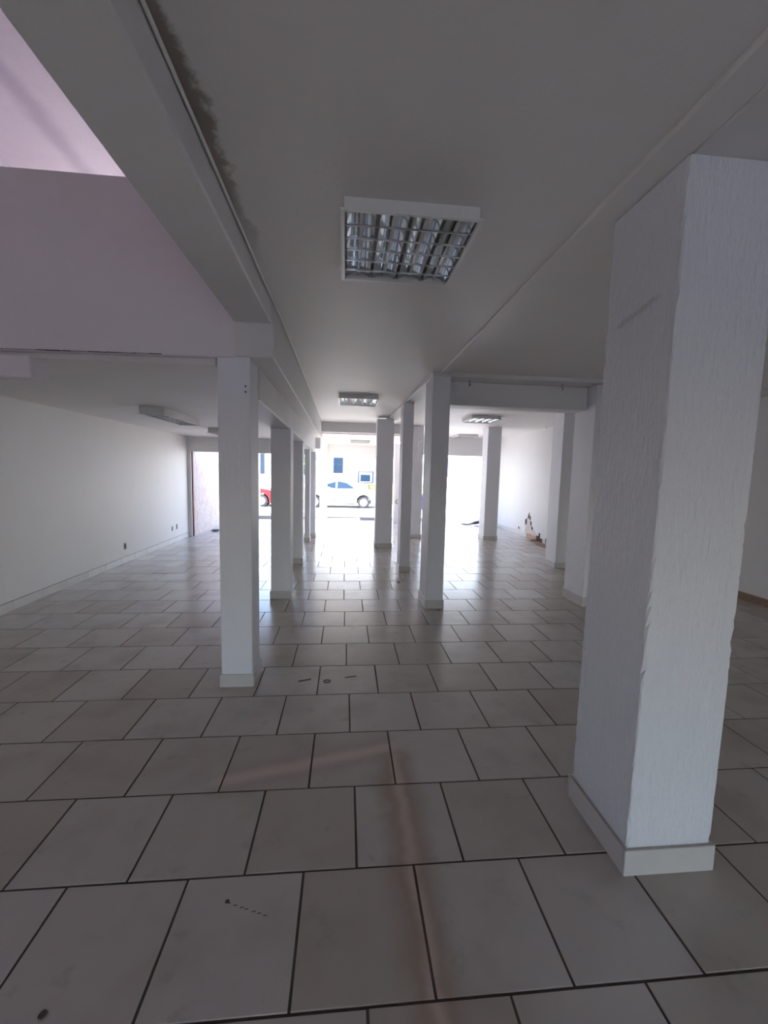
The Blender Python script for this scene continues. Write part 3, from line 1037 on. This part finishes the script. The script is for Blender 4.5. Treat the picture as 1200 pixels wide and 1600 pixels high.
# yellow and white van behind the white car
t = empty('van', (2.1, 21.5, RZ))
tag(t, 'yellow and white van parked behind the white hatchback', 'van', kind='thing')
prism_xz('lower_body', [(1.95, 0.25), (1.98, 0.98), (-1.75, 0.98), (-1.98, 0.72), (-2.0, 0.25), (-1.55, 0.2), (1.6, 0.2)], -0.8, 0.8, 'yellow', t, 0.02)
prism_xz('upper_body', [(1.97, 0.98), (1.93, 1.95), (-1.35, 1.95), (-1.72, 0.98)], -0.79, 0.79, 'house', t, 0.02)
for x0, x1 in ((-1.52, -0.72), (-0.5, 0.5), (0.7, 1.6)):
    fr = box('window_frame', x0, x1, -0.815, -0.785, 1.02, 1.62, 'frame', t, 0.01)
    box('window_inner_frame', -(x1 - x0) / 2 + 0.09, (x1 - x0) / 2 - 0.10, -0.022, -0.012, 0.05, 0.53, 'whiteframe', fr)
    box('pane', -(x1 - x0) / 2 + 0.13, (x1 - x0) / 2 - 0.18, -0.028, -0.020, 0.08, 0.42, 'blueglass', fr)
for x in (-1.25, 1.2):
    for s in (-1, 1):
        bm = bmesh.new()
        disc(bm, 0.30, -0.09, 0.09, 24)
        tw = link('wheel', mesh_of(bm, 'wheel'), 'rubber', t)
        tw.location = (x, s * 0.72, 0.30)
# dark letters on the yellow panel, as block strokes
bm = bmesh.new()
lx, lz, lh, st_ = -0.98, 0.74, 0.20, 0.045
for a_ in ((0, 0, st_, lh), (st_, 0, 0.16, st_ * 0.8), (st_, lh - st_ * 0.8, 0.16, lh), (st_, lh / 2 - 0.018, 0.13, lh / 2 + 0.018)):
    bx(bm, lx + a_[0], lx + a_[2], -0.808, -0.80, lz + a_[1], lz + a_[3])
for a_ in ((0.34, 0, 0.34 + st_, lh), (0.22, 0, 0.34, st_ * 0.8), (0.22, lh - st_ * 0.8, 0.34, lh), (0.25, lh / 2 - 0.018, 0.34, lh / 2 + 0.018)):
    bx(bm, lx + a_[0], lx + a_[2], -0.808, -0.80, lz + a_[1], lz + a_[3])
link('lettering', mesh_of(bm, 'lettering'), 'trim', t)

# ------------------------------------------------------------------ street: house opposite
t = empty('house', (0, 26.0, -0.05))
tag(t, 'white house across the street with a blue window', 'house', kind='thing')
box('wall', -14, 16, 0, 4, 0, 5.5, 'house', t)
for x0, x1, z0, z1 in ((-0.78, -0.18, 1.45, 2.60), (-6.4, -4.9, 1.3, 2.7), (-3.2, -2.2, 1.3, 2.7), (5.2, 6.4, 1.4, 2.6), (8.8, 10.0, 1.4, 2.6)):
    fr = box('window', x0, x1, -0.06, -0.001, z0, z1, 'frame', t)
    wv = (x1 - x0)
    for a_, b2 in ((0.05, 0.46), (0.52, 0.95)):
        for c_, e_ in ((0.04, 0.46), (0.50, 0.96)):
            box('pane', -wv / 2 + wv * a_, -wv / 2 + wv * b_ if False else -wv / 2 + wv * b2, -0.045, -0.031, (z1 - z0) * c_, (z1 - z0) * e_, 'blueglass', fr)
box('door', 2.6, 3.6, -0.05, -0.001, 0, 2.1, 'frame', t)
ac = empty('air_conditioner', (1.2, 25.62, 1.85))
tag(ac, 'pale box unit on the white house above the van', 'air conditioner', kind='thing')
box('case', -0.42, 0.42, -0.17, 0.375, 0.06, 0.66, 'whiteframe', ac, 0.02)
box('bracket', -0.40, -0.06, -0.10, 0.375, 0.0, 0.055, 'trim', ac)
for k in range(5):
    box('vent_slat', -0.36, 0.30, -0.182, -0.171, 0.14 + 0.09 * k, 0.17 + 0.09 * k, 'frame', ac)
rl = empty('railing', (-0.5, 24.4, -0.05))
tag(rl, 'low metal railing in front of the white house', 'railing', kind='thing')
for zz in (0.7, 1.05, 1.38):
    box('rail', -1.6, 1.3, -0.02, 0.02, zz, zz + 0.04, 'frame', rl)
for k in range(9):
    box('baluster', -1.58 + 0.355 * k, -1.55 + 0.355 * k, -0.018, 0.018, 0, 1.38, 'frame', rl)

# tree across the street
t = empty('street_tree', (-2.1, 22.6, -0.05))
tag(t, 'small green tree seen left of the slim street column', 'tree', kind='thing')
link('trunk', tube_mesh([(0, 0, 0), (0.03, 0, 0.7), (-0.03, 0.02, 1.3), (0.05, 0, 1.9)], 0.06, 8), 'bark', t)
bm = bmesh.new()
for i in range(1400):
    a_, e_ = random.uniform(0, 2 * math.pi), math.acos(random.uniform(-1, 1))
    rr = random.random() ** 0.5
    p = Vector((math.cos(a_) * math.sin(e_) * 0.85 * rr, math.sin(a_) * math.sin(e_) * 0.8 * rr, 2.35 + math.cos(e_) * 0.8 * rr))
    d1 = Vector((random.uniform(-1, 1), random.uniform(-1, 1), random.uniform(-1, 1))).normalized() * 0.055
    d2 = d1.orthogonal().normalized() * 0.028
    bm.faces.new([bm.verts.new(p + q) for q in (-d1, d2, d1, -d2)])
m = bpy.data.meshes.new('foliage')
bm.to_mesh(m)
bm.free()
link('foliage', m, 'leaf', t)

# ------------------------------------------------------------------ daylight portals in the openings
H90 = math.pi / 2
portal(((DX0 + DX1) / 2, YB - 0.1, DZ / 2), (H90, 0, 0), DX1 - DX0, DZ)
portal((-3.57, -2.5, 1.5), (0, -H90, 0), 1.0, 0.8)
portal((-3.57, 6.45, 3.55), (0, -H90, 0), 0.9, 0.9)
portal((-2.2, 9.76, 0.95), (-H90, 0, 0), 2.5, 1.9)
portal((0.42, 13.88, 1.0), (-H90, 0, 0), 2.0, 1.98)
portal((2.92, 12.6, 1.05), (-H90, 0, 0), 2.6, 2.08)
portal((-2.15, 9.76, 3.6), (-H90, 0, 0), 2.5, 1.6)
